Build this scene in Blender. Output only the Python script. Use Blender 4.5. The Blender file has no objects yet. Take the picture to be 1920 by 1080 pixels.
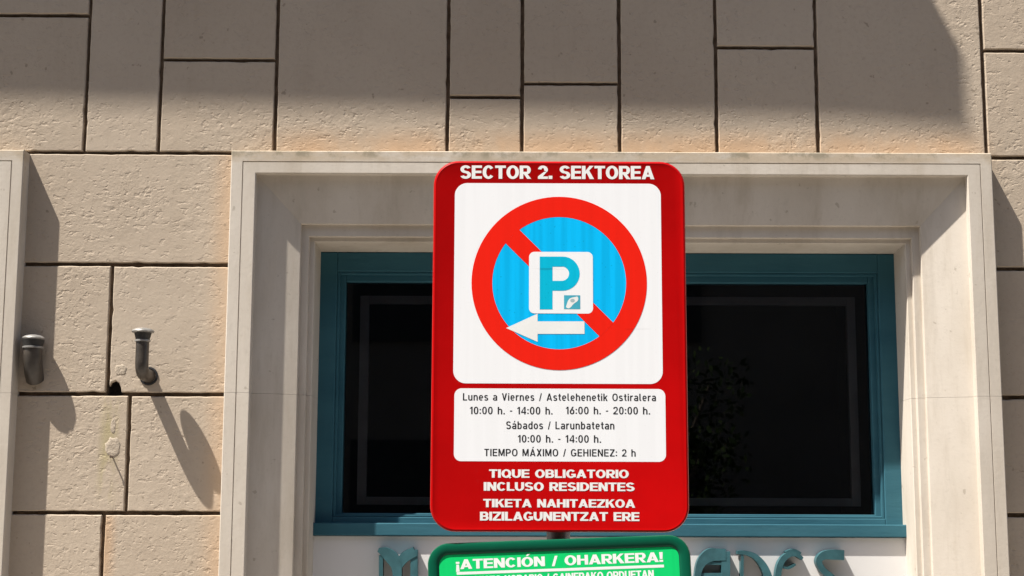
import bpy, bmesh, math, random
from mathutils import Vector, Matrix
random.seed(7)
R = math.radians
scene = bpy.context.scene
C = scene.collection

# ------------------------------------------------------------------ camera
CAM_D, CAM_H, FPX = 5.6, 1.65, 2900.0
TH, ROLL = math.atan(2900 / 19100.0), R(0.2)
rt = Vector((1, 0, 0)); fw = Vector((0, math.cos(TH), math.sin(TH))); up = Vector((0, -math.sin(TH), math.cos(TH)))
cr = rt * math.cos(ROLL) + up * math.sin(ROLL)
cu = up * math.cos(ROLL) - rt * math.sin(ROLL)
cam = bpy.data.objects.new('camera', bpy.data.cameras.new('camera'))
cam.data.sensor_width = 36; cam.data.lens = FPX / 1920 * 36
cam.data.clip_start = 0.05; cam.data.clip_end = 500
M = Matrix((cr, cu, -fw)).transposed().to_4x4(); M.translation = (0, -CAM_D, CAM_H)
cam.matrix_world = M
C.objects.link(cam); scene.camera = cam

def P(px, py, Y):
    """photo pixel -> (X, Z) on the vertical plane at depth Y"""
    u, v = (px - 960) / FPX, -(py - 540) / FPX
    d = fw + u * cr + v * cu
    t = (Y + CAM_D) / d.y
    return d.x * t, CAM_H + d.z * t

# ------------------------------------------------------------------ light
SUN = Vector((1.8, 1.0, -3.78)).normalized()          # direction the light travels
el = math.asin(-SUN.z); az = math.atan2(-SUN.x, -SUN.y)
w = bpy.data.worlds.new('World'); scene.world = w; w.use_nodes = True
nt = w.node_tree
sky = nt.nodes.new('ShaderNodeTexSky'); sky.sky_type = 'NISHITA'; sky.sun_disc = False
sky.sun_elevation = el; sky.sun_rotation = az; sky.air_density = 1.0; sky.dust_density = 2.0
nt.links.new(sky.outputs[0], nt.nodes['Background'].inputs[0])
nt.nodes['Background'].inputs[1].default_value = 0.071
sl = bpy.data.lights.new('sun', 'SUN'); sl.energy = 4.55; sl.angle = R(0.53); sl.color = (1, 0.95, 0.87)
so = bpy.data.objects.new('sun', sl); C.objects.link(so)
so.rotation_euler = SUN.to_track_quat('-Z', 'Y').to_euler(); so.location = (-6, -6, 14)
vs = scene.view_settings
vs.view_transform = 'Standard'; vs.look = 'None'; vs.gamma = 1; vs.exposure = 1.22

# ------------------------------------------------------------------ helpers
def link(name, me, mat, parent=None):
    o = bpy.data.objects.new(name, me); C.objects.link(o)
    if mat: me.materials.append(mat)
    if parent: o.parent = parent
    return o

def from_bm(name, bm, mat, parent=None, smooth=False, angle=None):
    bmesh.ops.recalc_face_normals(bm, faces=bm.faces)
    me = bpy.data.meshes.new(name); bm.to_mesh(me); bm.free()
    if smooth:
        for p in me.polygons: p.use_smooth = True
        if angle: me.set_sharp_from_angle(angle=R(angle))
    return link(name, me, mat, parent)

def empty(name, loc, label, cat, group=None, rot=(0, 0, 0)):
    o = bpy.data.objects.new(name, None); C.objects.link(o)
    o.location = loc; o.rotation_euler = rot; o['label'] = label; o['category'] = cat
    o.empty_display_size = 0.1
    if group: o['group'] = group
    return o

def tag(o, label, cat, group=None):
    o['label'] = label; o['category'] = cat
    if group: o['group'] = group
    return o

def box(bm, x0, x1, y0, y1, z0, z1, bev=0.0):
    """box whose edges are chamfered by bev"""
    tmp = bmesh.new()
    bmesh.ops.create_cube(tmp, size=1)
    for v in tmp.verts:
        v.co = ((x0 + x1) / 2 + v.co.x * (x1 - x0), (y0 + y1) / 2 + v.co.y * (y1 - y0), (z0 + z1) / 2 + v.co.z * (z1 - z0))
    if bev:
        bmesh.ops.bevel(tmp, geom=tmp.edges[:], offset=bev, segments=2, profile=0.5, affect='EDGES')
    me = bpy.data.meshes.new('t'); tmp.to_mesh(me); tmp.free(); bm.from_mesh(me); bpy.data.meshes.remove(me)

def loft(bm, loops, closed=True, cap0=False, cap1=False):
    rows = [[bm.verts.new(p) for p in lp] for lp in loops]
    n = len(rows[0])
    for a, b in zip(rows, rows[1:]):
        for i in range(n if closed else n - 1):
            j = (i + 1) % n
            bm.faces.new((a[i], a[j], b[j], b[i]))
    if cap0: bm.faces.new(rows[0])
    if cap1: bm.faces.new(rows[-1])
    return rows

def rr(cx, cz, w_, h_, r, n=10):
    """rounded rectangle, list of (x, z)"""
    out = []
    for sx, sz, a0 in ((1, 1, 0), (-1, 1, 90), (-1, -1, 180), (1, -1, 270)):
        for k in range(n + 1):
            a = R(a0 + 90 * k / n)
            out.append((cx + sx * (w_ / 2 - r) + r * math.cos(a), cz + sz * (h_ / 2 - r) + r * math.sin(a)))
    return out

def ribbon(bm, pts, y0, y1):
    """solid band of changing width along (x, z, width)"""
    L, Rr = [], []
    for i, (x, z, wd) in enumerate(pts):
        a = pts[max(i - 1, 0)]; b = pts[min(i + 1, len(pts) - 1)]
        dx, dz = b[0] - a[0], b[1] - a[1]; q = math.hypot(dx, dz) or 1
        nx, nz = -dz / q, dx / q
        L.append((x + nx * wd / 2, z + nz * wd / 2)); Rr.append((x - nx * wd / 2, z - nz * wd / 2))
    loops = [[(l[0], y0, l[1]), (r[0], y0, r[1]), (r[0], y1, r[1]), (l[0], y1, l[1])] for l, r in zip(L, Rr)]
    loft(bm, loops, True, True, True)

def smoothline(pts, n=8):
    """Catmull-Rom through tuples"""
    out = []
    for i in range(len(pts) - 1):
        p0 = pts[max(i - 1, 0)]; p1 = pts[i]; p2 = pts[i + 1]; p3 = pts[min(i + 2, len(pts) - 1)]
        for k in range(n):
            t = k / n
            out.append(tuple(0.5 * (2 * b + (c - a) * t + (2 * a - 5 * b + 4 * c - d) * t * t + (3 * b - a - 3 * c + d) * t ** 3)
                             for a, b, c, d in zip(p0, p1, p2, p3)))
    out.append(tuple(pts[-1]))
    return out

def tube(bm, path, rad, n=24, cap=True):
    path = [Vector(p) for p in path]
    loops = []; ref = Vector((1, 0, 0))
    for i, p in enumerate(path):
        t = (path[min(i + 1, len(path) - 1)] - path[max(i - 1, 0)]).normalized()
        a = (ref - t * ref.dot(t)).normalized(); b = t.cross(a)
        r = rad[i] if isinstance(rad, (list, tuple)) else rad
        loops.append([p + a * r * math.cos(2 * math.pi * k / n) + b * r * math.sin(2 * math.pi * k / n) for k in range(n)])
    loft(bm, loops, True, cap, cap)

def lathe(bm, prof, cx, cy, n=32):
    loops = [[(cx + r * math.cos(2 * math.pi * k / n), cy + r * math.sin(2 * math.pi * k / n), z) for k in range(n)] for r, z in prof]
    loft(bm, loops, True, True, True)

def flat(name, pts, y, mat, parent):
    bm = bmesh.new(); bm.faces.new([bm.verts.new((x, y, z)) for x, z in pts])
    me = bpy.data.meshes.new(name); bm.to_mesh(me); bm.free()
    o = link(name, me, mat, parent)
    if me.polygons[0].normal.y > 0: me.flip_normals()
    return o

def glyph(ch, v, h, W, x, e):
    """flat pieces of one sign letter in cap-height units: v, h = stem and bar weight, W = usual width, x = lower-case height"""
    out = []; pl = lambda *p: out.append(list(p))
    bar = lambda x0, y0, x1, y1: pl((x0, y0), (x1, y0), (x1, y1), (x0, y1))
    def arc(cx, cy, rx, ry, a0, a1, vv=None, hh=None):
        n = max(4, int(abs(a1 - a0) / 9)); vv = vv or v; hh = hh or h
        o_ = []; i_ = []
        for k in range(n + 1):
            a = R(a0 + (a1 - a0) * k / n); c, s_ = math.cos(a), math.sin(a)
            c_, s2 = math.copysign(abs(c) ** e, c), math.copysign(abs(s_) ** e, s_)
            o_.append((cx + rx * c_, cy + ry * s2)); i_.append((cx + (rx - vv) * c_, cy + (ry - hh) * s2))
        out.append((o_, i_))
    H2 = h / 2; w = W
    base = {'Á': 'A', 'Ó': 'O', 'á': 'a', 'É': 'E'}.get(ch, ch)
    c = base
    if c == 'I': w = v; bar(0, 0, v, 1)
    elif c == 'E': w = W * .88; bar(0, 0, v, 1); bar(v, 1 - h, w, 1); bar(v, .51 - H2, w * .95, .51 + H2); bar(v, 0, w, h)
    elif c == 'L': w = W * .82; bar(0, 0, v, 1); bar(v, 0, w, h)
    elif c == 'T': w = W * .93; bar(0, 1 - h, w, 1); bar(w / 2 - v / 2, 0, w / 2 + v / 2, 1 - h)
    elif c == 'H': bar(0, 0, v, 1); bar(w - v, 0, w, 1); bar(v, .51 - H2, w - v, .51 + H2)
    elif c in 'OQ':
        w = W * 1.08; arc(w / 2, .5, w / 2, .515, 0, 360)
        if c == 'Q': pl((w * .52, .26), (w * .68, .34), (w * 1.0, .02), (w * .86, -.08))
    elif c == '0': w = W * .86; arc(w / 2, .5, w / 2, .51, 0, 360)
    elif c == 'C': w = W * 1.02; arc(w / 2, .5, w / 2, .515, 38, 322)
    elif c == 'G':
        w = W * 1.06; arc(w / 2, .5, w / 2, .515, 38, 318); bar(w - v, .1, w, .5); bar(w * .54, .5 - h * .95, w - v, .5)
    elif c == 'D': rx = w * .58; bar(0, 0, v, 1); bar(v, 1 - h, w - rx, 1); bar(v, 0, w - rx, h); arc(w - rx, .5, rx, .5, -90, 90)
    elif c == 'U': rx = w / 2; ry = .42; bar(0, ry, v, 1); bar(w - v, ry, w, 1); arc(w / 2, ry, rx, ry + .01, 180, 360)
    elif c == 'S':
        w = W * .94; r1 = .25 + h / 4
        arc(w / 2, 1.01 - r1, w / 2 * .97, r1, 22, 270); arc(w / 2, r1 - .01, w / 2, r1 + .0, 90, -160)
    elif c == '2':
        w = W * .86; r1 = .31; arc(w / 2, 1 - r1, w / 2, r1 + .01, 172, -28)
        pl((w * .93 - v * .9, 1 - r1 - .16), (w * .93, 1 - r1 - .12), (v * 1.35, h), (0, h)); bar(0, 0, w, h)
    elif c == '1': w = W * .5; bar(w - v, 0, w, 1); pl((w - v, 1), (w - v, 1 - h * 1.25), (0, .74 - h * .4), (0, .76 + h * .2))
    elif c == '4': w = W * .92; bar(w * .62, 0, w * .62 + v, 1); bar(0, .2, w, .2 + h); pl((0, .2 + h), (v * .9, .2 + h), (w * .62, .92), (w * .62, 1))
    elif c == '6': w = W * .86; arc(w / 2, .32, w / 2, .33, 0, 360); pl((0, .36), (v, .36), (w * .86, 1), (w * .86 - v * 1.1, 1))
    elif c in 'BRP':
        w = W * .96; m0 = .5 - H2 if c == 'B' else .44 - H2
        rx = .30; top = (1 - m0) / 2; bar(0, 0, v, 1)
        wt = w * (.96 if c == 'B' else 1.0)
        bar(v, 1 - h, wt - rx, 1); bar(v, m0, wt - rx, m0 + h); arc(wt - rx, m0 + top, rx, top, -90, 90)
        if c == 'B': lo = (.5 + H2) / 2; bar(v, 0, w - rx, h); arc(w - rx, lo, rx, lo, -90, 90)
        if c == 'R': pl((w * .42 - v * .15, m0 + .02), (w * .42 + v * .85, m0 + .02), (w * 1.04, 0), (w * 1.04 - v * 1.12, 0))
    elif c == 'K':
        w = W * 1.02; bar(0, 0, v, 1); pl((v, .36), (v, .36 + h * 1.35), (w - v * 1.15, 1), (w, 1)); pl((v * 1.25, .50), (v * 1.9, .70), (w * 1.03, 0), (w * 1.03 - v * 1.2, 0))
    elif c == 'N': bar(0, 0, v, 1); bar(w - v, 0, w, 1); pl((0, 1), (v * 1.08, 1), (w, 0), (w - v * 1.08, 0))
    elif c == 'M':
        w = W * 1.2; t = v * .92; bar(0, 0, t, 1); bar(w - t, 0, w, 1)
        pl((0, 1), (t * 1.3, 1), (w / 2 + t * .5, 0.06), (w / 2 - t * .5, 0.06)); pl((w, 1), (w - t * 1.3, 1), (w / 2 - t * .5, 0.06), (w / 2 + t * .5, 0.06))
    elif c == 'Z': w = W * .92; bar(0, 0, w, h); bar(0, 1 - h, w, 1); pl((0, h), (v * 1.15, h), (w, 1 - h), (w - v * 1.15, 1 - h))
    elif c == 'A':
        w = W * 1.1; a = v * 1.04; pl((0, 0), (a, 0), (w / 2 + v * .5, 1), (w / 2 - v * .5, 1)); pl((w, 0), (w - a, 0), (w / 2 - v * .5, 1), (w / 2 + v * .5, 1))
        bar(w * .2, .19, w * .8, .19 + h * .9)
    elif c == 'V': w = W * 1.0; pl((0, 1), (v * 1.05, 1), (w / 2 + v * .48, 0), (w / 2 - v * .48, 0)); pl((w, 1), (w - v * 1.05, 1), (w / 2 - v * .48, 0), (w / 2 + v * .48, 0))
    elif c == 'X': w = W * .95; pl((0, 1), (v * 1.15, 1), (w, 0), (w - v * 1.15, 0)); pl((w, 1), (w - v * 1.15, 1), (0, 0), (v * 1.15, 0))
    elif c == '/': w = W * .55; pl((0, -.04), (v * .8, -.04), (w, 1.02), (w - v * .8, 1.02))
    elif c == '-': w = W * .42; bar(0, .36, w, .36 + h)
    elif c == '.': w = v * 1.05; bar(0, 0, w, w if v < .2 else .24)
    elif c == ':': w = v * 1.05; bar(0, .06, w, .06 + v); bar(0, .55, w, .55 + v)
    elif c == '!': w = v * 1.05; bar(0, 0, w, .21); pl((w * .14, .29), (w * .86, .29), (w, 1), (0, 1))
    elif c == '¡': w = v * 1.05; bar(0, .55, w, .76); pl((0, -.26), (w, -.26), (w * .86, .47), (w * .14, .47))
    elif c == ' ': w = W * .5
    else:                                                   # lower case
        w = W * .84; r = x / 2
        if c == 'o': arc(w / 2, r, w / 2, r + .01, 0, 360)
        elif c == 'd': arc(w / 2, r, w / 2, r + .01, 0, 360); bar(w - v, 0, w, 1)
        elif c == 'b': arc(w / 2, r, w / 2, r + .01, 0, 360); bar(0, 0, v, 1)
        elif c == 'e': arc(w / 2, r, w / 2, r + .01, 0, 312); bar(v * .8, r - H2, w - v * .5, r + H2 * .9)
        elif c in 'nh': bar(0, 0, v, 1 if c == 'h' else x); arc(w / 2, x - .3, w / 2, .31, 0, 165); bar(w - v, 0, w, x - .3)
        elif c == 'u': bar(w - v, 0, w, x); arc(w / 2, .3, w / 2, .31, 180, 345); bar(0, .3, v, x)
        elif c == 'r': w = W * .56; bar(0, 0, v, x); arc(w * .95, x - .34, w * .95, .35, 85, 165)
        elif c == 'i': w = v; bar(0, 0, v, x); bar(0, .86, v, 1.0)
        elif c == 'l': w = W * .4; bar(0, .2, v, 1); arc(w, .22, w, .22, 180, 265)
        elif c == 't': w = W * .52; bar(w * .25, .2, w * .25 + v, .95); bar(0, x - h, w, x); arc(w * 1.1, .22, w * .85, .22, 180, 262)
        elif c == 'k': bar(0, 0, v, 1); pl((v, .27), (v, .27 + h * 1.3), (w - v * 1.1, x), (w, x)); pl((v * 1.3, .40), (v * 2.0, .52), (w, 0), (w - v * 1.2, 0))
        elif c == 'a': arc(w / 2, .215, w / 2, .225, 0, 360); bar(w - v, 0, w, x - .24); arc(w / 2, x - .25, w / 2, .26, 0, 150)
        elif c == 's': w = W * .78; q = x / 4 + h / 4; arc(w / 2, x - q + .01, w / 2 * .97, q, 25, 270); arc(w / 2, q - .01, w / 2, q, 90, -158)
    if base != ch:
        y0 = (1.10 if ch.isupper() else x + .13); pl((w * .5 - v * .35, y0), (w * .5 + v * .2, y0), (w * .5 + v * .95, y0 + .2), (w * .5 + v * .05, y0 + .2))
    return out, w

BOLD = dict(v=0.272, h=0.185, W=0.87, x=0.72, gap=0.052, e=1.0)
THIN = dict(v=0.155, h=0.14, W=0.62, x=0.74, gap=0.135, e=0.86)
def text(s, x0, x1, z0, z1, y, mat, parent, st=BOLD):
    """one line of lettering; x0..x1 is its extent, z0..z1 base line to cap height"""
    pen = 0.0; pieces = []
    for ch in s:
        ps, w_ = glyph(ch, st['v'], st['h'], st['W'], st['x'], st['e'])
        for k, p in enumerate(ps): pieces.append((pen, k, p))
        pen += w_ + st['gap']
    pen -= st['gap']
    sx = (x1 - x0) / pen; sz = z1 - z0
    bm = bmesh.new()
    for dx, k, p in pieces:
        yy = y - 1.5e-5 * k
        f = lambda q: bm.verts.new((x0 + (dx + q[0]) * sx, yy, z0 + q[1] * sz))
        if isinstance(p, tuple):
            a = [f(q) for q in p[0]]; b = [f(q) for q in p[1]]
            for i in range(len(a) - 1): bm.faces.new((a[i], a[i + 1], b[i + 1], b[i]))
        else: bm.faces.new([f(q) for q in p])
    bm.normal_update()
    for f_ in bm.faces:
        if f_.normal.y > 0: f_.normal_flip()
    me = bpy.data.meshes.new('lettering'); bm.to_mesh(me); bm.free()
    return link('lettering', me, mat, parent)

# ------------------------------------------------------------------ materials
class MB:
    def __init__(s, name, rough=0.7, spec=0.3):
        s.m = bpy.data.materials.new(name); s.m.use_nodes = True; s.t = s.m.node_tree
        s.b = s.t.nodes['Principled BSDF']; s.b.inputs['Roughness'].default_value = rough
        s.b.inputs['Specular IOR Level'].default_value = spec
        s.co = s.t.nodes.new('ShaderNodeTexCoord').outputs['Object']
    def n(s, typ, **k):
        nd = s.t.nodes.new('ShaderNode' + typ)
        for a, v in k.items(): setattr(nd, a, v)
        return nd
    def l(s, a, b): s.t.links.new(a, b)
    def val(s, x, sock):
        if isinstance(x, (int, float)): sock.default_value = x
        elif isinstance(x, tuple): sock.default_value = (*x, 1) if len(x) == 3 else x
        else: s.l(x, sock)
    def noise(s, scale, detail=5, rough=0.6, stretch=None, dist=0.0, off=0.0):
        nd = s.n('TexNoise'); nd.inputs['Scale'].default_value = scale; nd.inputs['Detail'].default_value = detail
        nd.inputs['Roughness'].default_value = rough; nd.inputs['Distortion'].default_value = dist
        mp = s.n('Mapping'); mp.inputs['Scale'].default_value = stretch or (1, 1, 1); mp.inputs['Location'].default_value = (off, off * 1.7, off * .6)
        s.l(s.co, mp.inputs[0]); s.l(mp.outputs[0], nd.inputs[0])
        return nd.outputs[0]
    def ramp(s, f, lo, hi):
        nd = s.n('MapRange', interpolation_type='SMOOTHSTEP'); s.l(f, nd.inputs[0])
        nd.inputs[1].default_value = lo; nd.inputs[2].default_value = hi
        return nd.outputs[0]
    def math(s, op, a, b=0.0):
        nd = s.n('Math', operation=op); s.val(a, nd.inputs[0]); s.val(b, nd.inputs[1]); return nd.outputs[0]
    def mix(s, f, a, b, mode='MIX'):
        nd = s.n('Mix', data_type='RGBA', blend_type=mode); s.val(f, nd.inputs[0]); s.val(a, nd.inputs[6]); s.val(b, nd.inputs[7]); return nd.outputs[2]
    def xyz(s):
        nd = s.n('SeparateXYZ'); s.l(s.co, nd.inputs[0]); return nd.outputs
    def color(s, c): s.val(c, s.b.inputs['Base Color'])
    def bump(s, h, dist, strength=1.0):
        nd = s.n('Bump'); nd.inputs['Distance'].default_value = dist; nd.inputs['Strength'].default_value = strength
        s.l(h, nd.inputs['Height']); s.l(nd.outputs[0], s.b.inputs['Normal'])

def plain(name, col, rough=0.6, spec=0.3, var=0.12, scale=9.0, metal=0.0):
    a = MB(name, rough, spec); n = a.noise(scale, 6)
    dark = tuple(c * (1 - var) for c in col); lite = tuple(min(1, c * (1 + var)) for c in col)
    a.color(a.mix(a.ramp(n, 0.3, 0.7), dark, lite)); a.b.inputs['Metallic'].default_value = metal
    return a.m

def make_wall_stone():
    a = MB('wall_stone', 0.9, 0.15)
    big = a.noise(2.2, 4, 0.6, off=3); fine = a.noise(55, 6, 0.65)
    c = a.mix(a.ramp(big, 0.3, 0.72), (0.405, 0.328, 0.248), (0.47, 0.39, 0.30))
    c = a.mix(a.math('MULTIPLY', a.ramp(fine, 0.45, 0.75), 0.35), c, (0.27, 0.21, 0.155))
    isl = a.n('NewGeometry').outputs['Random Per Island']
    c = a.mix(0.5, c, a.mix(isl, (0.40, 0.325, 0.25), (0.47, 0.395, 0.315)))
    x, y, z = a.xyz()
    # rusty weathering just above the window lintel and beside its jamb
    band = a.math('MULTIPLY', a.ramp(z, 3.13, 3.03), a.ramp(z, 2.9, 3.0))
    band = a.math('MULTIPLY', band, a.math('MULTIPLY', a.ramp(x, -1.05, -0.7), a.ramp(x, 1.85, 1.6)))
    jamb = a.math('MULTIPLY', a.ramp(x, -1.14, -1.04), a.ramp(x, -0.9, -1.0))
    jamb = a.math('MULTIPLY', jamb, a.ramp(z, 3.01, 3.0))
    run = a.math('MULTIPLY', a.math('MULTIPLY', a.ramp(x, -1.46, -1.45), a.ramp(x, -1.40, -1.445)), a.ramp(z, 1.68, 1.66))
    m = a.math('MAXIMUM', a.math('MAXIMUM', band, a.math('MULTIPLY', jamb, 0.7)), run)
    m = a.math('MULTIPLY', m, a.math('ADD', 0.35, a.math('MULTIPLY', 0.65, a.ramp(a.noise(5, 6, 0.65, (1, 1, .6), off=9), 0.28, 0.6))))
    c = a.mix(a.math('MULTIPLY', m, 0.8), c, (0.48, 0.325, 0.205))
    # yellowish drip under the old hole
    dx = a.math('ABSOLUTE', a.math('ADD', x, 1.452))
    drip = a.math('MULTIPLY', a.math('MULTIPLY', a.ramp(dx, 0.05, 0.005), a.ramp(z, 1.66, 1.8)), a.ramp(z, 2.13, 2.09))
    drip = a.math('MULTIPLY', drip, a.ramp(a.noise(14, 5, 0.6, (1, 1, .25)), 0.38, 0.6))
    c = a.mix(a.math('MULTIPLY', drip, 0.6), c, (0.36, 0.31, 0.15))
    c = a.mix(a.math('MULTIPLY', a.ramp(a.noise(6, 7, 0.7, (1, 1, .1), off=61), 0.5, 0.75), 0.22), c, (0.27, 0.215, 0.15))
    # specks
    sp = a.ramp(a.noise(38, 3, 0.5, off=21), 0.7, 0.75)
    c = a.mix(a.math('MULTIPLY', sp, 0.5), c, (0.16, 0.125, 0.09))
    a.color(c)
    chip = a.ramp(a.noise(24, 4, 0.5, (1, 1, 1.3)), 0.46, 0.78)
    pit = a.ramp(a.noise(44, 3, 0.5, (1, 1, 1.4), off=13), 0.56, 0.70)
    amt = a.ramp(a.noise(3.2, 3, 0.5, off=17), 0.30, 0.70)
    h = a.math('ADD', a.math('MULTIPLY', chip, 0.34), a.math('MULTIPLY', a.noise(95, 6, 0.66, off=6), 0.62))
    h = a.math('SUBTRACT', h, a.math('MULTIPLY', pit, 0.45))
    h = a.math('MULTIPLY', h, a.math('ADD', a.math('MULTIPLY', amt, 0.9), 0.35))
    h = a.math('ADD', h, a.math('MULTIPLY', a.noise(6, 3, 0.5, off=5), 0.8))
    a.bump(h, 0.0028, 1.0)
    return a.m

def make_smooth_stone():
    a = MB('dressed_stone', 0.85, 0.2)
    c = a.mix(a.ramp(a.noise(3.0, 5, 0.6, (1, 1, .35)), 0.3, 0.7), (0.475, 0.42, 0.352), (0.57, 0.517, 0.45))
    c = a.mix(a.math('MULTIPLY', a.ramp(a.noise(16, 6, 0.7, (1, 1, .2), off=4), 0.5, 0.75), 0.35), c, (0.38, 0.335, 0.28))
    x, y, z = a.xyz()
    top = a.math('MULTIPLY', a.ramp(z, 2.945, 2.965), a.ramp(a.noise(6, 6, 0.65, (1, 1, 3), off=7), 0.30, 0.58))
    c = a.mix(a.math('MULTIPLY', top, 0.75), c, (0.425, 0.34, 0.24))
    c = a.mix(a.math('MULTIPLY', a.ramp(a.noise(30, 3, 0.5, off=11), 0.69, 0.74), 0.5), c, (0.27, 0.23, 0.18))
    gr = a.math('MULTIPLY', a.ramp(a.noise(9, 7, 0.72, (1, 1, .12), off=31), 0.5, 0.72), 0.4)
    c = a.mix(gr, c, (0.36, 0.30, 0.225))
    fl = a.math('MULTIPLY', a.ramp(a.noise(75, 4, 0.7, off=41), 0.55, 0.75), 0.22)
    c = a.mix(fl, c, (0.30, 0.26, 0.21))
    moss = a.math('MULTIPLY', a.ramp(z, 2.955, 2.985), a.ramp(a.noise(13, 6, 0.7, off=53), 0.48, 0.64))
    c = a.mix(a.math('MULTIPLY', moss, 0.6), c, (0.20, 0.175, 0.12))
    a.color(c)
    a.bump(a.math('ADD', a.noise(60, 6, 0.6), a.math('MULTIPLY', a.noise(9, 3), 0.8)), 0.0006, 1.0)
    return a.m

def make_teal():
    a = MB('teal_paint', 0.5, 0.1)
    c = a.mix(a.ramp(a.noise(5, 5, 0.6, (.3, 1, 1)), 0.3, 0.7), (0.029, 0.098, 0.132), (0.040, 0.125, 0.160))
    c = a.mix(a.math('MULTIPLY', a.ramp(a.noise(22, 6, 0.7, (.25, 1, 1), off=2), 0.6, 0.75), 0.5), c, (0.075, 0.165, 0.20))
    chip = a.ramp(a.noise(26, 5, 0.65, (.45, 1, 1), off=15), 0.70, 0.73)
    c = a.mix(a.math('MULTIPLY', chip, 0.8), c, (0.02, 0.03, 0.032))
    c = a.mix(a.math('MULTIPLY', a.ramp(a.noise(70, 4, 0.7, (.3, 1, 1), off=23), 0.55, 0.8), 0.3), c, (0.06, 0.13, 0.14))
    a.color(c); a.bump(a.noise(40, 5, 0.65, (.2, 1, 1)), 0.0016, 0.8)
    return a.m

def make_film(name, col, streak=0.16):
    """retroreflective sheeting: faint vertical bands and a fine cell pattern"""
    a = MB(name, 0.3, 0.12)
    st = a.ramp(a.noise(60, 2, 0.5, (1, 1, .03)), 0.35, 0.65)
    c = a.mix(a.math('MULTIPLY', st, streak), col, tuple(v * 0.55 for v in col))
    v = a.n('TexVoronoi'); v.inputs['Scale'].default_value = 70; a.l(a.co, v.inputs[0])
    c = a.mix(a.math('MULTIPLY', a.ramp(v.outputs[0], 0.16, 0.05), streak * 1.3), c, tuple(q * 0.4 for q in col))
    sc_ = a.ramp(a.noise(17, 3, 0.5, (.22, 1, 1.6), off=27), 0.715, 0.74)
    c = a.mix(a.math('MULTIPLY', sc_, streak * 2.0), c, tuple(q * 0.3 + 0.01 for q in col))
    a.color(c)
    return a.m

def make_enamel(name, col):
    a = MB(name, 0.28, 0.22)
    c = a.mix(a.ramp(a.noise(4, 5, 0.6), 0.3, 0.7), tuple(v * 0.92 for v in col), tuple(v * 1.06 for v in col))
    c = a.mix(a.math('MULTIPLY', a.ramp(a.noise(24, 6, 0.7, off=5), 0.62, 0.8), 0.25), c, tuple(v * 0.6 + 0.03 for v in col))
    a.color(c); a.bump(a.noise(9, 3), 0.0012, 0.5)
    return a.m

letter_paint = plain('grey_teal_letter_paint', (0.034, 0.098, 0.112), 0.5, 0.25, 0.22, 18)
wall_stone = make_wall_stone(); stone = make_smooth_stone(); teal = make_teal()
def make_mortar():
    a = MB('joint_mortar', 0.95, 0.1)
    c = a.mix(a.ramp(a.noise(25, 6), 0.3, 0.7), (0.135, 0.095, 0.062), (0.24, 0.17, 0.115))
    x, y, z = a.xyz()
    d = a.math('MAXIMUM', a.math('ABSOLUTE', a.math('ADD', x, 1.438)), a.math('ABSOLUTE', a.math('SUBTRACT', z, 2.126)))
    a.color(a.mix(a.ramp(a.math('ADD', d, a.math('MULTIPLY', a.noise(60, 4), 0.02)), 0.052, 0.03), c, (0.008, 0.007, 0.006)))  # shade in the depth of the hole, painted black into the mortar colour
    a.bump(a.noise(60, 5), 0.004); return a.m
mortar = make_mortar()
def make_plaster():
    a = MB('pale_plaster', 0.95, 0.1)
    a.color(a.mix(a.ramp(a.noise(45, 5, 0.6), 0.3, 0.7), (0.40, 0.335, 0.26), (0.455, 0.385, 0.305)))
    a.bump(a.noise(60, 6, 0.65), 0.0045); return a.m
plaster = make_plaster()
fascia_white = plain('white_painted_panel', (0.64, 0.63, 0.62), 0.6, 0.3, 0.04, 3)
slab_mat = plain('balcony_concrete', (0.4, 0.37, 0.33), 0.9, 0.2, 0.12, 4)
red_enamel = make_enamel('red_enamel', (0.46, 0.0015, 0.002))
white_film = make_film('white_film', (0.90, 0.90, 0.905), 0.05)
red_film = make_film('red_film', (0.86, 0.018, 0.008), 0.07)
blue_film = make_film('blue_film', (0.004, 0.52, 0.97), 0.32)
cyan_film = make_film('cyan_film', (0.004, 0.50, 0.72), 0.2)
green_enamel = make_enamel('green_enamel', (0.003, 0.092, 0.048))
green_film = make_film('green_film', (0.008, 0.62, 0.16), 0.12)
white_print = plain('white_print', (0.85, 0.85, 0.82), 0.45, 0.3, 0.03)
black_print = plain('black_print', (0.022, 0.022, 0.024), 0.5, 0.3, 0.2)
grey_pipe = plain('grey_pipe_paint', (0.052, 0.043, 0.035), 0.38, 0.4, 0.3, 20)
cap_metal = plain('galvanised_cap', (0.26, 0.25, 0.235), 0.45, 0.5, 0.3, 25, 0.3)
neck_paint = plain('dark_neck_paint', (0.03, 0.028, 0.026), 0.6, 0.3, 0.3, 20)
post_steel = plain('post_steel', (0.16, 0.16, 0.16), 0.45, 0.5, 0.2, 12, 0.6)
dark_room = plain('dark_interior', (0.012, 0.012, 0.013), 0.9, 0.1, 0.2)
grey_trim = plain('grey_inner_trim', (0.34, 0.34, 0.36), 0.6, 0.3, 0.1)
rust = plain('rusty_steel', (0.09, 0.06, 0.045), 0.8, 0.3, 0.4, 80)

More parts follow.
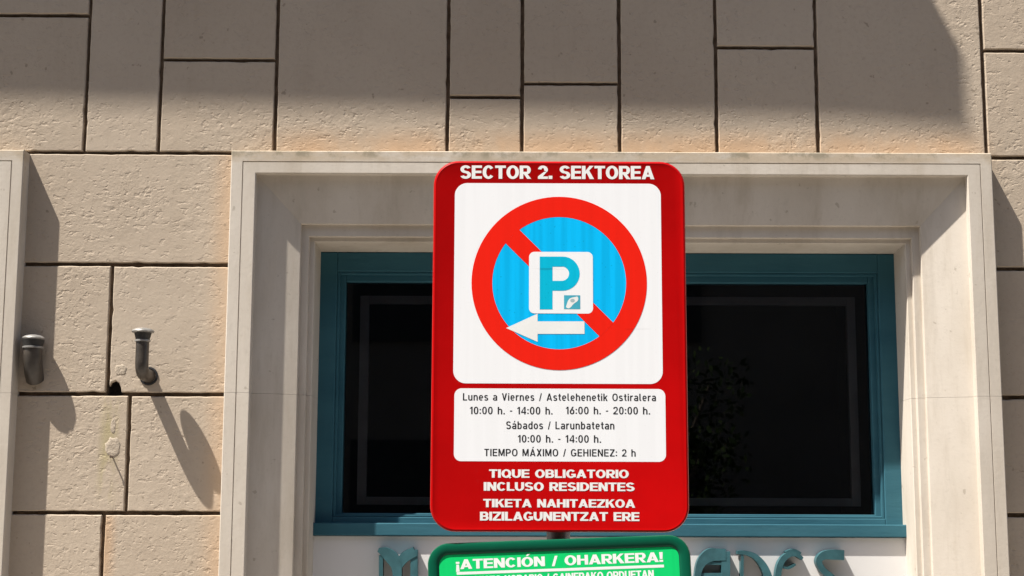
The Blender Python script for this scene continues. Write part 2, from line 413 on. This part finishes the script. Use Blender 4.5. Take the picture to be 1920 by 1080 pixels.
def make_glass():
    m = bpy.data.materials.new('window_glass'); m.use_nodes = True; t = m.node_tree; t.nodes.remove(t.nodes['Principled BSDF'])
    out = t.nodes['Material Output']
    tr = t.nodes.new('ShaderNodeBsdfTransparent'); tr.inputs[0].default_value = (0.72, 0.73, 0.74, 1)
    gl = t.nodes.new('ShaderNodeBsdfGlossy'); gl.inputs['Roughness'].default_value = 0.01; gl.inputs[0].default_value = (0.9, 0.9, 0.9, 1)
    fr = t.nodes.new('ShaderNodeFresnel'); fr.inputs[0].default_value = 1.5
    mx = t.nodes.new('ShaderNodeMixShader')
    t.links.new(fr.outputs[0], mx.inputs[0]); t.links.new(tr.outputs[0], mx.inputs[1]); t.links.new(gl.outputs[0], mx.inputs[2])
    t.links.new(mx.outputs[0], out.inputs[0])
    return m
glass = make_glass()

# ------------------------------------------------------------------ ground
def ground_mat(name, c0, c1, scale):
    a = MB(name, 0.92, 0.2)
    a.color(a.mix(a.ramp(a.noise(scale, 8, 0.7), 0.3, 0.7), c0, c1)); a.bump(a.noise(scale * 12, 5, 0.6), 0.004)
    return a.m
def slab(name, x0, x1, y0, y1, z0, z1, m, bev=0.0):
    bm = bmesh.new(); box(bm, x0, x1, y0, y1, z0, z1, bev)
    o = from_bm(name, bm, m); o['kind'] = 'structure'; return o
slab('road', -60, 60, -60, -2.6, -0.6, -0.13, ground_mat('asphalt', (0.05, 0.05, 0.052), (0.075, 0.073, 0.07), 3))
slab('kerb', -60, 60, -2.6, -2.44, -0.6, 0.0, ground_mat('kerb_granite', (0.26, 0.25, 0.24), (0.36, 0.35, 0.33), 30), 0.012)
slab('pavement', -60, 60, -2.44, 6.0, -0.6, -0.004, ground_mat('paving', (0.30, 0.27, 0.24), (0.40, 0.37, 0.33), 5))

# ------------------------------------------------------------------ building
SHIFT = -3.546                       # bay to bay
XL, XR, ZT, ZB = -1.030, 1.756, 2.996, 0.30
bld = empty('stone_building', (0, 0, 0), 'beige ashlar building front with pale moulded window surrounds and dark joints', 'building')

def block(bm, poly, y0=0.0, y1=0.05, bev=0.003):
    """stone block with a chamfered front, poly counter-clockwise (x, z)"""
    rs = []
    for a_, b_ in zip(poly, poly[1:] + poly[:1]):
        ln = math.hypot(b_[0] - a_[0], b_[1] - a_[1]); k_ = max(1, int(ln / 0.022))
        nx_, nz_ = -(b_[1] - a_[1]) / ln, (b_[0] - a_[0]) / ln
        for i in range(k_):
            t = i / k_; q = 0.0
            if i: q = random.uniform(-0.0007, 0.0009) + (random.uniform(0.0012, 0.0035) if random.random() < 0.05 else 0)
            rs.append((a_[0] + (b_[0] - a_[0]) * t + nx_ * q, a_[1] + (b_[1] - a_[1]) * t + nz_ * q))
    poly = rs
    n = len(poly); ins = []
    for i in range(n):
        a, b, c = Vector(poly[i - 1]), Vector(poly[i]), Vector(poly[(i + 1) % n])
        e0, e1 = (b - a).normalized(), (c - b).normalized()
        n0, n1 = Vector((-e0.y, e0.x)), Vector((-e1.y, e1.x))
        k = (n0 + n1); k = k / max(k.dot(n0), 0.35)
        ins.append(b + k * bev)
    loft(bm, [[(p[0], y1, p[1]) for p in poly], [(p[0], y0 + bev, p[1]) for p in poly], [(p[0], y0, p[1]) for p in ins]], True, False, True)

G = 0.0068                            # half joint
def rect(x0, x1, z0, z1):
    def j(): return random.uniform(-0.0012, 0.0012)
    return [(x0 + G + j(), z0 + G + j()), (x1 - G + j(), z0 + G + j()), (x1 - G + j(), z1 - G + j()), (x0 + G + j(), z1 - G + j())]

wb = bmesh.new()
# band of upright blocks over the windows
cols = [(-1.591, -1.315, []), (-1.315, -0.884, [3.361]), (-0.884, -0.242, []), (-0.242, 0.035, [3.221]),
        (0.035, 0.398, [3.273]), (0.398, 0.760, []), (0.760, 1.136, [3.416]), (1.136, 1.761, []),
        (-2.05, -1.591, [3.531]), (-2.5, -2.05, [3.3]), (-2.9, -2.5, []), (-3.35, -2.9, [3.42]), (-3.75, -3.35, []), (-4.1, -3.75, [3.25]),
        (-4.55, -4.1, []), (-5.0, -4.55, [3.38]), (-5.36, -5.0, [])]
TOPB = 4.05
for x0, x1, sp in cols:
    zs = [3.003] + sp + [TOPB]
    for z0, z1 in zip(zs, zs[1:]):
        block(wb, rect(x0, x1, z0, z1))
for z0, z1 in ((2.995, 3.407), (3.407, TOPB)):
    block(wb, rect(1.761, 2.55, z0, z1))
    block(wb, rect(2.55, 3.4, z0, z1)); block(wb, rect(-6.2, -5.36, z0, z1))
for k, z0 in enumerate((4.05, 4.46, 4.87, 5.28, 5.69, 6.10, 6.79, 7.2, 7.6)):
    z1 = (4.46, 4.87, 5.28, 5.69, 6.10, 6.50, 7.2, 7.6, 8.0)[k]
    x = -6.2
    while x < 3.39:
        x1 = min(x + random.choice((0.5, 0.66, 0.8)), 3.4)
        if 3.4 - x1 < 0.3: x1 = 3.4
        block(wb, rect(x, x1, z0, z1)); x = x1
# piers between the surrounds
def pier(x0, x1, zs, splits):
    for (z0, z1), s in zip(zip(zs[1:], zs), splits):
        xs = [x0] + s + [x1]
        for a, b in zip(xs, xs[1:]):
            if abs(a + 1.466) < 1e-6:       # this block has a broken corner around an old hole
                q = rect(a, b, z0, z1)
                q = [(q[0][0], q[0][1] + 0.022), (a + .013, z0 + .042), (a + 0.028, z0 + 0.050), (a + 0.042, z0 + 0.040), (a + .050, z0 + 0.022), (a + .052, q[0][1])] + q[1:]
                block(wb, q, bev=0.003)
            else:
                block(wb, rect(a, b, z0, z1))
zl = [3.003, 2.582, 2.106, 1.680, 1.25, 0.82, 0.40, -0.02]
pier(-1.83, -0.99, zl, [[], [-1.466], [-1.382], [-1.460], [-1.40], [-1.52], []])
zr = [2.995, 2.578, 2.106, 1.683, 1.25, 0.82, 0.40, -0.02]
pier(1.72, 2.56, zr, [[], [2.3], [], [2.2], [], [2.2], []])
pier(2.56, 3.4, zr, [[], [3.0], [], [2.9], [], [2.9], []])
pier(-6.2, -4.53, zr, [[-5.4], [-5.2], [-5.5], [-5.2], [-5.4], [-5.2], []])
wall = from_bm('wall', wb, wall_stone, bld)

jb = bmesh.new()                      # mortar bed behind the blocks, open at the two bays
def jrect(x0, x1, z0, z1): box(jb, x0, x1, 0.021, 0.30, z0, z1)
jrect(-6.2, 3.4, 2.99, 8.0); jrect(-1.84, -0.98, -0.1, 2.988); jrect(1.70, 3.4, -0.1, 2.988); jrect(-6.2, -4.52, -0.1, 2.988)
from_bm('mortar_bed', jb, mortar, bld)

# plaster dab and old mortar round the hole, raised lumps on the wall
def lump(x, z, rx, rz, h, seed, mat=plaster, name='mortar_patch'):
    rnd = random.Random(seed); bm = bmesh.new(); n = 22; loops = []
    jit = [rnd.uniform(0.82, 1.12) for _ in range(n)]
    for f, y in ((1.0, 0.002), (0.93, -h * .5), (0.7, -h * .9), (0.35, -h)):
        loops.append([(x + rx * f * (1 + (jit[k] - 1) * f) * math.cos(2 * math.pi * k / n), y,
                       z + rz * f * (1 + (jit[k] - 1) * f) * math.sin(2 * math.pi * k / n)) for k in range(n)])
    loft(bm, loops, True, False, True)
    return from_bm(name, bm, mat, bld, True)
pxz = P(212, 838, 0); lump(pxz[0], pxz[1], 0.030, 0.040, 0.0009, 3)
pxz = P(212, 800, 0); lump(pxz[0], pxz[1], 0.010, 0.03, 0.0006, 8)
pxz = P(226, 694, 0); lump(pxz[0], pxz[1], 0.024, 0.022, 0.0009, 5)

# moulded surround: profile of (offset at the sides, offset at the top, depth)
prof = [(0.0, 0.0, 0.03), (0.0, 0.0, -0.067), (0.003, 0.003, -0.070), (0.0415, 0.0395, -0.070), (0.0425, 0.0405, -0.066), (0.0445, 0.0425, -0.066),
        (0.0455, 0.0435, -0.070), (0.089, 0.082, -0.070), (0.092, 0.085, -0.067), (0.092, 0.085, -0.036), (0.2495, 0.257, 0.006), (0.2515, 0.259, 0.010),
        (0.2515, 0.259, 0.025), (0.2775, 0.300, 0.026), (0.2795, 0.302, 0.029), (0.2795, 0.302, 0.046), (0.296, 0.316, 0.046), (0.299, 0.319, 0.050), (0.303, 0.331, 0.30)]
def surround():
    bm = bmesh.new()
    ZJ = 2.108
    def sect(f): return [f(p) for p in prof]
    up_l = sect(lambda p: (XL + p[0], p[2], ZJ + 0.0004)); tl = sect(lambda p: (XL + p[0], p[2], ZT - p[1]))
    tr = sect(lambda p: (XR - p[0], p[2], ZT - p[1])); up_r = sect(lambda p: (XR - p[0], p[2], ZJ - 0.004 + 0.0004))
    def strip(rows):
        vs_ = [[bm.verts.new(q) for q in r] for r in rows]
        for a, b in zip(vs_, vs_[1:]):
            for i in range(len(a) - 1): bm.faces.new((a[i], a[i + 1], b[i + 1], b[i]))
        bm.faces.new(vs_[0] + [bm.verts.new((rows[0][0][0], 0.3, rows[0][0][2]))]); bm.faces.new(vs_[-1] + [bm.verts.new((rows[-1][0][0], 0.3, rows[-1][0][2]))])
    strip([up_l, tl, tr, up_r])
    for lo, hi in ((1.16, ZJ), (ZB, 1.16)):
        strip([sect(lambda p: (XL + p[0], p[2], lo + 0.0004)), sect(lambda p: (XL + p[0], p[2], hi - 0.0004))])
        strip([sect(lambda p: (XR - p[0], p[2], lo + 0.0004)), sect(lambda p: (XR - p[0], p[2], hi - 0.0044))])
    box(bm, XL - 0.01, XL + 0.31, -0.085, 0.30, -0.02, ZB - 0.001, 0.006); box(bm, XR - 0.31, XR + 0.01, -0.085, 0.30, -0.02, ZB - 0.001, 0.006)
    return from_bm('window_surround', bm, stone, bld)
sur = surround()

def ring(bm, x0, x1, z0, z1, wl, wr, wb_, wt, y0, y1, bev=0.002):
    """four butted bars"""
    box(bm, x0, x0 + wl, y0, y1, z0, z1, bev); box(bm, x1 - wr, x1, y0, y1, z0, z1, bev)
    box(bm, x0 + wl, x1 - wr, y0 + 0.0005, y1, z0, z0 + wb_, bev); box(bm, x0 + wl, x1 - wr, y0 + 0.0005, y1, z1 - wt, z1, bev)

OX0, OX1, OZ0, OZ1 = -0.731, 1.457, 1.640, 2.668
bm = bmesh.new(); ring(bm, OX0, OX1, OZ0, OZ1, 0.066, 0.066, 0.030, 0.074, 0.190, 0.28, 0.003)
win = from_bm('window', bm, teal, bld); win.location.y = 0.018
bm = bmesh.new(); ring(bm, OX0 + .0665, OX1 - .0665, OZ0 + .0305, OZ1 - .0745, 0.030, 0.030, 0.014, 0.034, 0.222, 0.29, 0.003)
from_bm('sash', bm, teal, win)
bm = bmesh.new(); ring(bm, OX0 + .0665, OX1 - .0665, OZ0 + .0305, OZ1 - .0745, 0.010, 0.010, 0.008, 0.010, 0.200, 0.2215, 0.002)
from_bm('glazing_bead', bm, teal, win)
bm = bmesh.new(); box(bm, OX0 + .096, OX1 - .096, 0.252, 0.256, OZ0 + .044, OZ1 - .108)
from_bm('pane', bm, glass, win)
bm = bmesh.new(); ring(bm, -0.586, 1.326, 1.716, 2.517, 0.036, 0.034, 0.030, 0.032, 0.30, 0.32)
from_bm('inner_trim', bm, grey_trim, win)
bm = bmesh.new()
box(bm, -0.735, 1.461, 0.144, 0.29, 1.6015, 1.6480, 0.0035)
from_bm('sill', bm, teal, win)
bm = bmesh.new()                      # unlit room behind the glass
for b in ((-.80, 1.52, 1.6, 1.65, .9, 2.9), (-.85, -.80, .31, 1.6, .9, 2.9), (1.52, 1.57, .31, 1.6, .9, 2.9), (-.8, 1.52, .31, 1.6, 2.85, 2.9), (-.8, 1.52, .31, 1.6, .9, .95)):
    box(bm, *b)
room = from_bm('dark_interior', bm, dark_room, bld)
bm = bmesh.new(); box(bm, -0.735, 1.461, 0.181, 0.30, 0.0, 1.6005, 0.002)
fas = from_bm('fascia_panel', bm, fascia_white, bld)
# the next bay to the left
for src in (sur, win, room, fas):
    c = src.copy(); C.objects.link(c); c.parent = bld; c.location.x += SHIFT
    for g in src.children:
        d = g.copy(); C.objects.link(d); d.parent = c

# balcony high above, its shadow lies across the top of the wall
bm = bmesh.new()
zb0, zb1 = 6.497, 6.775
front = [(0.075, -0.900), (-0.335, -0.891), (-3.485, -0.8735), (-6.2, -0.858)]
lo = [(0.075, 0.02)] + front + [(-6.2, 0.02)]
loft(bm, [[(x, y, zb0) for x, y in lo], [(x, y, zb1) for x, y in lo]], True, True, True)
from_bm('balcony', bm, slab_mat, bld)
bm = bmesh.new(); box(bm, -6.2, 3.4, 0.30, 0.34, 2.9, 8.0); from_bm('back_wall', bm, slab_mat, bld)

# ------------------------------------------------------------------ vent pipes
def vent(px, py_top, py_bot, Y, r, rc, label, close=False):
    X, zt = P(px, py_top, Y); _, zb = P(px, py_bot, Y)
    root = empty('vent_pipe', (X, 0, zb), label, 'vent pipe', 'grey vent pipes on the left pier')
    h = zt - zb
    Rb = min(-Y - 0.004, r + 0.016)
    zc = r + Rb if Rb > r else r + Rb
    path = [(0, Y, h - 0.03), (0, Y, h * 0.7)] + [(0, Y + Rb - Rb * math.cos(R(a)), zc - Rb * math.sin(R(a))) for a in range(0, 91, 9)]
    if path[-1][1] < 0.01: path.append((0, 0.012, zc - Rb))
    if close: path = [(0, Y, h - 0.03), (0, Y, h * .62), (0, Y + .004, h * .45), (0, Y + .012, h * .3), (0, Y + 0.025, h * .15), (0, Y + 0.045, h * .02)]
    bm = bmesh.new(); tube(bm, path, r)
    from_bm('pipe', bm, grey_pipe, root, True, 50)
    bm = bmesh.new()
    lathe(bm, [(r + .004, h - 0.0185), (rc * .95, h - 0.0165), (rc, h - 0.0125), (rc * .93, h - 0.008), (rc * .7, h - 0.003), (rc * .35, h), (rc * .1, h + .0005)], 0, Y)
    from_bm('cap', bm, cap_metal, root, True, 35)
    bm = bmesh.new()
    lathe(bm, [(r + .0015, h - 0.0415), (r + .003, h - 0.034), (r + .007, h - 0.0190)], 0, Y)
    from_bm('neck', bm, neck_paint, root, True, 35)
    bm = bmesh.new()
    lathe(bm, [(r + 0.0005, h - 0.050), (r + .0045, h - .0485), (r + .0045, h - .043), (r + .0005, h - 0.0418)], 0, Y)
    from_bm('collar', bm, cap_metal, root, True, 35)
    bm = bmesh.new(); ze = zc - Rb
    loft(bm, [[(rr_ * math.cos(R(k * 15)), yy, ze + rr_ * math.sin(R(k * 15))) for k in range(24)] for rr_, yy in ((r + .011, 0.003), (r + .010, -.004), (r + .004, -.005), (r + .001, 0.002))], True, False, False)
    if close: bm.free()
    else: from_bm('dark_hole_ring', bm, black_print, root, True, 40)  # black ring painted for the shade in the hole round the pipe
    return root
vent(268.5, 615, 712, -0.112, 0.0235, 0.0405, 'slender grey vent pipe with mushroom cap, standing clear of the sunlit wall')
vent(63, 628, 711, -0.041, 0.033, 0.040, 'stout grey capped vent pipe in the shadow strip by the wall edge', True)

# nail in the mortar dab
nx, nz = P(211, 857, 0)
bm = bmesh.new(); tube(bm, [(0, 0.004, 0), (0.0005, -0.024, 0.001)], 0.0028, 10)
lathe_l = [[(q * math.cos(R(30 * k)), y, q * math.sin(R(30 * k))) for k in range(12)] for q, y in ((0.0045, -0.024), (0.005, -0.0255), (0.0042, -0.027))]
loft(bm, lathe_l, True, True, True)
nail = from_bm('nail', bm, rust, None); nail.location = (nx, 0, nz)
tag(nail, 'small rusty nail sticking out of the pale mortar dab', 'nail')

# ------------------------------------------------------------------ raised shop letters
LY0, LY1 = 0.131, 0.176
def letter(ch, strokes, label, wf=1.5):
    bx, bz = P(strokes[0][1][0][0], 1080, LY0)
    root_x = bx; bm = bmesh.new()
    for i, (curved, pts) in enumerate(strokes):
        q = []
        for px, py, wpx in pts:
            x, z = P(px, py + 5, LY0); q.append((x - root_x, z - 1.30, wpx * wf / 515))
        if curved: q = smoothline(q, 7)
        ribbon(bm, q, LY0 + 0.0012 * i, LY1 + 0.0005 * i)
    o = from_bm('shop_letter', bm, letter_paint, None, True, 40); o.location = (root_x, 0, 1.30)
    # stand-off pins belong to the letter's back
    tag(o, label, 'letter', 'teal raised shop letters under the window sill')
    return o
BOT = 1185
letter('M', [(True, [(709, 1026, 5), (722, 1031, 13), (735, 1042, 16), (743, 1058, 13), (745, 1085, 10), (745, 1120, 7)]),
             (True, [(746, 1062, 7), (753, 1046, 12), (764, 1036, 13), (778, 1029, 12)]),
             (False, [(714, 1036, 5), (714, BOT, 5)]), (False, [(776, 1026, 9), (776, BOT, 9)])],
       'teal letter M with two swooping arches, left of the green sign')
letter('A', [(True, [(1307, BOT, 7), (1306, 1110, 8), (1309, 1070, 8), (1317, 1048, 12), (1332, 1036, 16), (1348, 1035, 15), (1361, 1035, 14)]),
             (False, [(1361, 1029, 11), (1361, BOT, 11)]), (False, [(1312, 1051, 4), (1357, 1051, 4)]), (False, [(1308, 1074, 6), (1357, 1074, 6)])],
       'teal letter A with a rounded left shoulder, right beside the green sign')
letter('D', [(True, [(1383, 1031, 6), (1400, 1032, 8), (1418, 1040, 10), (1434, 1060, 13), (1443, 1088, 15), (1446, 1125, 15), (1434, 1162, 13), (1392, BOT - 3, 6)]),
             (False, [(1392, 1034, 5), (1392, BOT, 5)])],
       'teal letter D with a leaning open bowl, between letters A and E', 1.05)
letter('E', [(True, [(1505, 1043, 6), (1492, 1034, 9), (1476, 1037, 10), (1464, 1052, 11), (1459, 1080, 11), (1460, 1125, 11), (1470, 1162, 11), (1490, 1178, 9), (1508, 1170, 6)]),
             (True, [(1464, 1057, 3), (1478, 1060, 5), (1492, 1053, 4)]), (True, [(1474, 1031, 4), (1488, 1027, 6), (1502, 1033, 5)])],
       'teal round letter E with a small inner loop, between letters D and S', 1.0)
letter('S', [(True, [(1583, 1036, 15), (1562, 1035, 15), (1545, 1037, 12), (1536, 1047, 9), (1543, 1063, 9), (1562, 1080, 10), (1580, 1105, 12), (1583, 1140, 13), (1566, 1170, 13), (1535, 1178, 12)])],
       'teal letter S with a flat square top end, last and rightmost letter', 1.25)

# ------------------------------------------------------------------ post
SY = -1.950                           # front plane of the red sign
pxm, _ = P(1049, 1000, SY)
post = empty('sign_post', (pxm, SY + 0.085, 0), 'dark round steel post behind the red and green parking signs', 'post')
bm = bmesh.new(); tube(bm, [(0, 0, -0.05), (0, 0, 2.46)], 0.028, 28); from_bm('pole', bm, post_steel, post, True, 40)
bm = bmesh.new(); lathe(bm, [(0.0285, 2.461), (0.031, 2.462), (0.031, 2.470), (0.022, 2.478), (0.006, 2.481)], 0, 0); from_bm('pole_cap', bm, post_steel, post, True, 40)
bm = bmesh.new(); lathe(bm, [(0.075, 0.0), (0.075, 0.008), (0.04, 0.012), (0.0285, 0.05)], 0, 0); from_bm('base_collar', bm, post_steel, post, True, 40)

# ------------------------------------------------------------------ red parking sign
ox, oz = P(1049, 998, SY)
red = empty('parking_sign', (ox, SY, oz), 'tall red sign with round no parking symbol and white timetable panel', 'sign')
def S(px, py):
    x, z = P(px, py, SY); return x - ox, z - oz
x0, z1 = S(811, 301); x1, z0 = S(1285, 998)
W_, H_ = 0.606, z1 - 0.0
cxs = 0.0005; czs = H_ / 2
bm = bmesh.new()
def plate(bm, cx, cz, w_, h_, r, depth, lip):
    lp = []
    for ins, y in ((0.016, depth - 0.002), (0.004, depth), (0.0, depth - 0.004), (0.0, lip), (lip * .3, lip * .3), (lip, 0.0), (lip * 1.9, 0.0012)):
        lp.append([(x, y, z) for x, z in rr(cx, cz, w_ - 2 * ins, h_ - 2 * ins, max(r - ins, .005), 12)])
    loft(bm, lp, True, True, True)
plate(bm, cxs, czs, W_, H_, 0.060, 0.034, 0.0055)
from_bm('plate', bm, red_enamel, red, True, 30)
def srect(pl, pr, pt, pb, r):
    a, t = S(pl, pt); b, bt = S(pr, pb)
    return rr((a + b) / 2, (t + bt) / 2, b - a, t - bt, r)
L1, L2, L3, L4, L5 = 0.0010, 0.0008, 0.0006, 0.0004, 0.0002
pan = flat('symbol_panel', srect(853, 1243, 343, 720, 0.030), L1, white_film, red)
c0 = S(1048.5, 530); RO = 0.2095; RI = 0.160
def disc(r, n=96): return [(c0[0] + r * math.cos(2 * math.pi * k / n), c0[1] + r * math.sin(2 * math.pi * k / n)) for k in range(n)]
flat('blue_disc', disc(RI + 0.002), L2, blue_film, pan)
bm = bmesh.new()
a_ = [bm.verts.new((x, L3, z)) for x, z in disc(RO)]; b_ = [bm.verts.new((x, L3, z)) for x, z in disc(RI)]
for i in range(96): bm.faces.new((a_[i], a_[(i + 1) % 96], b_[(i + 1) % 96], b_[i]))
rg = from_bm('red_ring', bm, red_film, pan)
if rg.data.polygons[0].normal.y > 0: rg.data.flip_normals()
hb = 0.0233; dd = RI + 0.0015
ang = R(-45)
ca, sa = math.cos(ang), math.sin(ang)
ex = math.sqrt(dd * dd - hb * hb)
flat('slash', [(c0[0] + u * ca - v * sa, c0[1] + u * sa + v * ca) for u, v in ((-ex, -hb), (ex, -hb), (ex, hb), (-ex, hb))], L3 - 0.0001, red_film, pan)
flat('parking_square', srect(992, 1112, 472, 588, 0.013), L4, white_film, pan)
# letter P as one sheet with its counter left open
def arcpts(cx, cy, r, a0, a1, n): return [(cx + r * math.cos(R(a0 + (a1 - a0) * k / n)), cy + r * math.sin(R(a0 + (a1 - a0) * k / n))) for k in range(n + 1)]
def Ppx(pts): return [S(*p) for p in pts]
out_top = [(1012, 481), (1055, 481)] + [(1055 + 32 * math.cos(R(a)), 513 - 32 * math.sin(R(a))) for a in range(80, -91, -10)] + [(1036, 545)]
bm = bmesh.new()
def quadstrip(A, B):
    va = [bm.verts.new((x, L5, z)) for x, z in Ppx(A)]; vb = [bm.verts.new((x, L5, z)) for x, z in Ppx(B)]
    for i in range(len(A) - 1): bm.faces.new((va[i], va[i + 1], vb[i + 1], vb[i]))
outer = [(1036, 481), (1046, 481), (1055, 481)] + [(1055 + 32 * math.cos(R(a)), 513 - 32 * math.sin(R(a))) for a in range(80, -91, -10)] + [(1036, 545)]
inner = [(1036, 500), (1046, 500), (1053, 500)] + [(1053 + 14 * math.cos(R(a)), 513 - 13.5 * math.sin(R(a))) for a in range(80, -91, -10)] + [(1036, 526.5)]
quadstrip(outer, inner); quadstrip([(1012, 481), (1012, 580)], [(1036, 481), (1036, 580)])
po = from_bm('letter', bm, cyan_film, pan)
if po.data.polygons[0].normal.y > 0: po.data.flip_normals()
# small coin-in-hand emblem
flat('ticket_emblem', srect(1057.5, 1088, 553.5, 579.5, 0.0006), L5, plain('emblem_teal', (0.06, 0.40, 0.52), 0.45), pan)
lf = []
for k in range(28):
    t = 2 * math.pi * k / 28; u, v = 14.5 * math.cos(t), 6.6 * math.sin(t) * (1 + 0.28 * math.sin(3 * t))
    lf.append(S(1072.5 + u * 0.74 + v * 0.6, 566.5 - u * 0.68 + v * 0.72))
flat('emblem_hand', lf, L5 - 0.0001, white_print, pan)
cn = [S(1073.5 + 4.2 * math.cos(2 * math.pi * k / 20), 563.5 + 3.4 * math.sin(2 * math.pi * k / 20)) for k in range(20)]
flat('emblem_coin', cn, L5 - 0.0002, plain('emblem_grey', (0.40, 0.50, 0.52), 0.45), pan)
flat('arrow', Ppx([(949, 615), (1008, 588), (1008, 602.5), (1096, 602.5), (1096, 626), (1008, 626), (1008, 641)]), L4, white_print, pan)
sch = flat('timetable_panel', srect(852, 1249, 728, 866, 0.017), L1, white_film, red)
def line(s, xl, xr, yt, yb, mat, par, off):
    a, t = S(xl, yt); b, bt = S(xr, yb)
    return text(s, a, b, bt, t, L2, mat, par, off)
for s, xl, xr, yt, yb in (('Lunes a Viernes / Astelehenetik Ostiralera', 868, 1230, 737, 752), ('10:00 h. - 14:00 h.', 881, 1036, 762.5, 777),
                          ('16:00 h. - 20:00 h.', 1061, 1219, 762.5, 777), ('Sábados / Larunbatetan', 949, 1152, 790, 805),
                          ('10:00 h. - 14:00 h.', 971, 1127, 815.5, 830), ('TIEMPO MÁXIMO / GEHIENEZ: 2 h', 908, 1192, 841.5, 856)):
    line(s, xl, xr, yt, yb, black_print, sch, THIN)
for s, xl, xr, yt, yb in (('SECTOR 2. SEKTOREA', 863, 1227, 310, 336), ('TIQUE OBLIGATORIO', 917, 1179, 880, 896.5), ('INCLUSO RESIDENTES', 907, 1190, 904, 921),
                          ('TIKETA NAHITAEZKOA', 906, 1191, 935.5, 952), ('BIZILAGUNENTZAT ERE', 900, 1199, 959.5, 977)):
    line(s, xl, xr, yt, yb, white_print, red, BOLD)
for z in (0.16, H_ - 0.16):
    bm = bmesh.new(); box(bm, -0.22, 0.22, 0.0365, 0.056, z - 0.02, z + 0.02, 0.002); from_bm('back_rail', bm, post_steel, red)

# ------------------------------------------------------------------ green notice sign
gx, gz = P(1045, 1011, SY)
grn = empty('notice_sign', (gx, SY - 0.008, gz), 'green framed warning sign tilted on the post under the red sign', 'sign', None, (0, R(-2.35), R(-4.0)))
GW, GH = 0.611, 0.44
bm = bmesh.new()
lp = []
for ins, y in ((0.018, 0.030), (0.003, 0.032), (0.0, 0.028), (0.0, 0.005), (0.0016, 0.0015), (0.006, 0.0), (0.019, 0.0012), (0.0235, 0.003), (0.0255, 0.005), (0.0262, 0.0055)):
    lp.append([(x, y, z) for x, z in rr(0, -GH / 2, GW - 2 * ins, GH - 2 * ins, max(0.050 - ins, .02), 12)])
loft(bm, lp, True, True, True)
from_bm('frame', bm, green_enamel, grn, True, 30)
gp = flat('face_panel', rr(0, -GH / 2, GW - 0.0535, GH - 0.0535, 0.0235, 12), 0.0052, green_film, grn)
K = 0.605 / 475
text('¡ATENCIÓN / OHARKERA!', -188 * K, 190 * K, -47.5 * K, -30 * K, 0.0050, white_print, gp, BOLD)
flat('underline', [(-187 * K, -57.5 * K), (191 * K, -57.5 * K), (191 * K, -52.5 * K), (-187 * K, -52.5 * K)], 0.0050, white_print, gp)
text('RESTO HORARIO / GAINERAKO ORDUETAN', -157 * K, 172 * K, -75.5 * K, -61.5 * K, 0.0050, white_print, gp, BOLD)
bm = bmesh.new(); box(bm, -0.2, 0.2, 0.0335, 0.05, -0.13, -0.09, 0.002); from_bm('back_rail', bm, post_steel, grn)

# ------------------------------------------------------------------ street tree across the road (mirrored in the window glass)
tree = empty('street_tree', (1.75, -13.5, -0.13), 'leafy green street tree mirrored faintly in the dark window glass', 'tree')
bark = plain('bark', (0.11, 0.085, 0.065), 0.9, 0.1, 0.35, 30)
a = MB('leaf', 0.8, 0.05); a.color(a.mix(a.ramp(a.noise(1.7, 3), 0.35, 0.65), (0.018, 0.036, 0.010), (0.05, 0.075, 0.02))); leafm = a.m
a.b.inputs['Transmission Weight'].default_value = 0.0
bm = bmesh.new(); limbs = []
tube(bm, [(0, 0, 0), (0.03, 0.02, 1.0), (-0.02, 0.05, 1.9), (0.03, 0, 2.6)], [0.17, 0.14, 0.12, 0.07], 14)
for k in range(9):
    a0 = k * 2.4; z0 = 1.2 + 0.12 * k; ln = random.uniform(0.5, 0.95)
    e = (ln * math.cos(a0), ln * math.sin(a0), z0 + random.uniform(0.6, 1.4)); limbs.append(e)
    tube(bm, [(0, 0.03, z0), (e[0] * .5, e[1] * .5, z0 + 0.35), e], [0.06, 0.04, 0.015], 8)
from_bm('trunk', bm, bark, tree, True)
bm = bmesh.new()
cl = [(e, random.uniform(0.45, 0.75)) for e in limbs] + [((random.gauss(0, .4), random.gauss(0, .5), random.uniform(1.5, 2.7)), random.uniform(.4, .75)) for _ in range(16)]
for (cx, cy, cz), r in cl:
    for _ in range(150):
        d = Vector((random.gauss(0, 1), random.gauss(0, 1), random.gauss(0, .8))).normalized() * r * random.random() ** 0.4
        p = Vector((cx, cy, cz)) + d
        u = Vector((random.gauss(0, 1), random.gauss(0, 1), random.gauss(0, 1))).normalized(); v = u.orthogonal().normalized()
        s = random.uniform(0.04, 0.075)
        bm.faces.new([bm.verts.new(p + q) for q in (u * s, v * s * .45, -u * s, -v * s * .45)])
me = bpy.data.meshes.new('crown'); bm.to_mesh(me); bm.free(); link('crown', me, leafm, tree)

# ------------------------------------------------------------------ unseen house across the street, added to block low sky and darken the glass
opp = empty('added_house', (0, -19, -0.13), 'plain unseen house front added across the street to block low sky and darken the glass', 'house')
house_wall = plain('brown_render', (0.22, 0.185, 0.15), 0.9, 0.1, 0.12, 0.6)
house_trim = plain('window_shutter', (0.05, 0.05, 0.045), 0.7, 0.2, 0.2, 3)
bm = bmesh.new(); box(bm, -32, 32, -9, 0, 0, 15.5); box(bm, -32.3, 32.3, -9.3, 0.45, 15.502, 15.9)
from_bm('wall', bm, house_wall, opp)
for i in range(14):
    for k in range(4):
        bm = bmesh.new(); xw = -29 + i * 4.4; zw = 1.0 + k * 3.7
        box(bm, xw, xw + 1.3, 0.01, 0.06, zw, zw + 2.1); from_bm('window', bm, house_trim, opp)
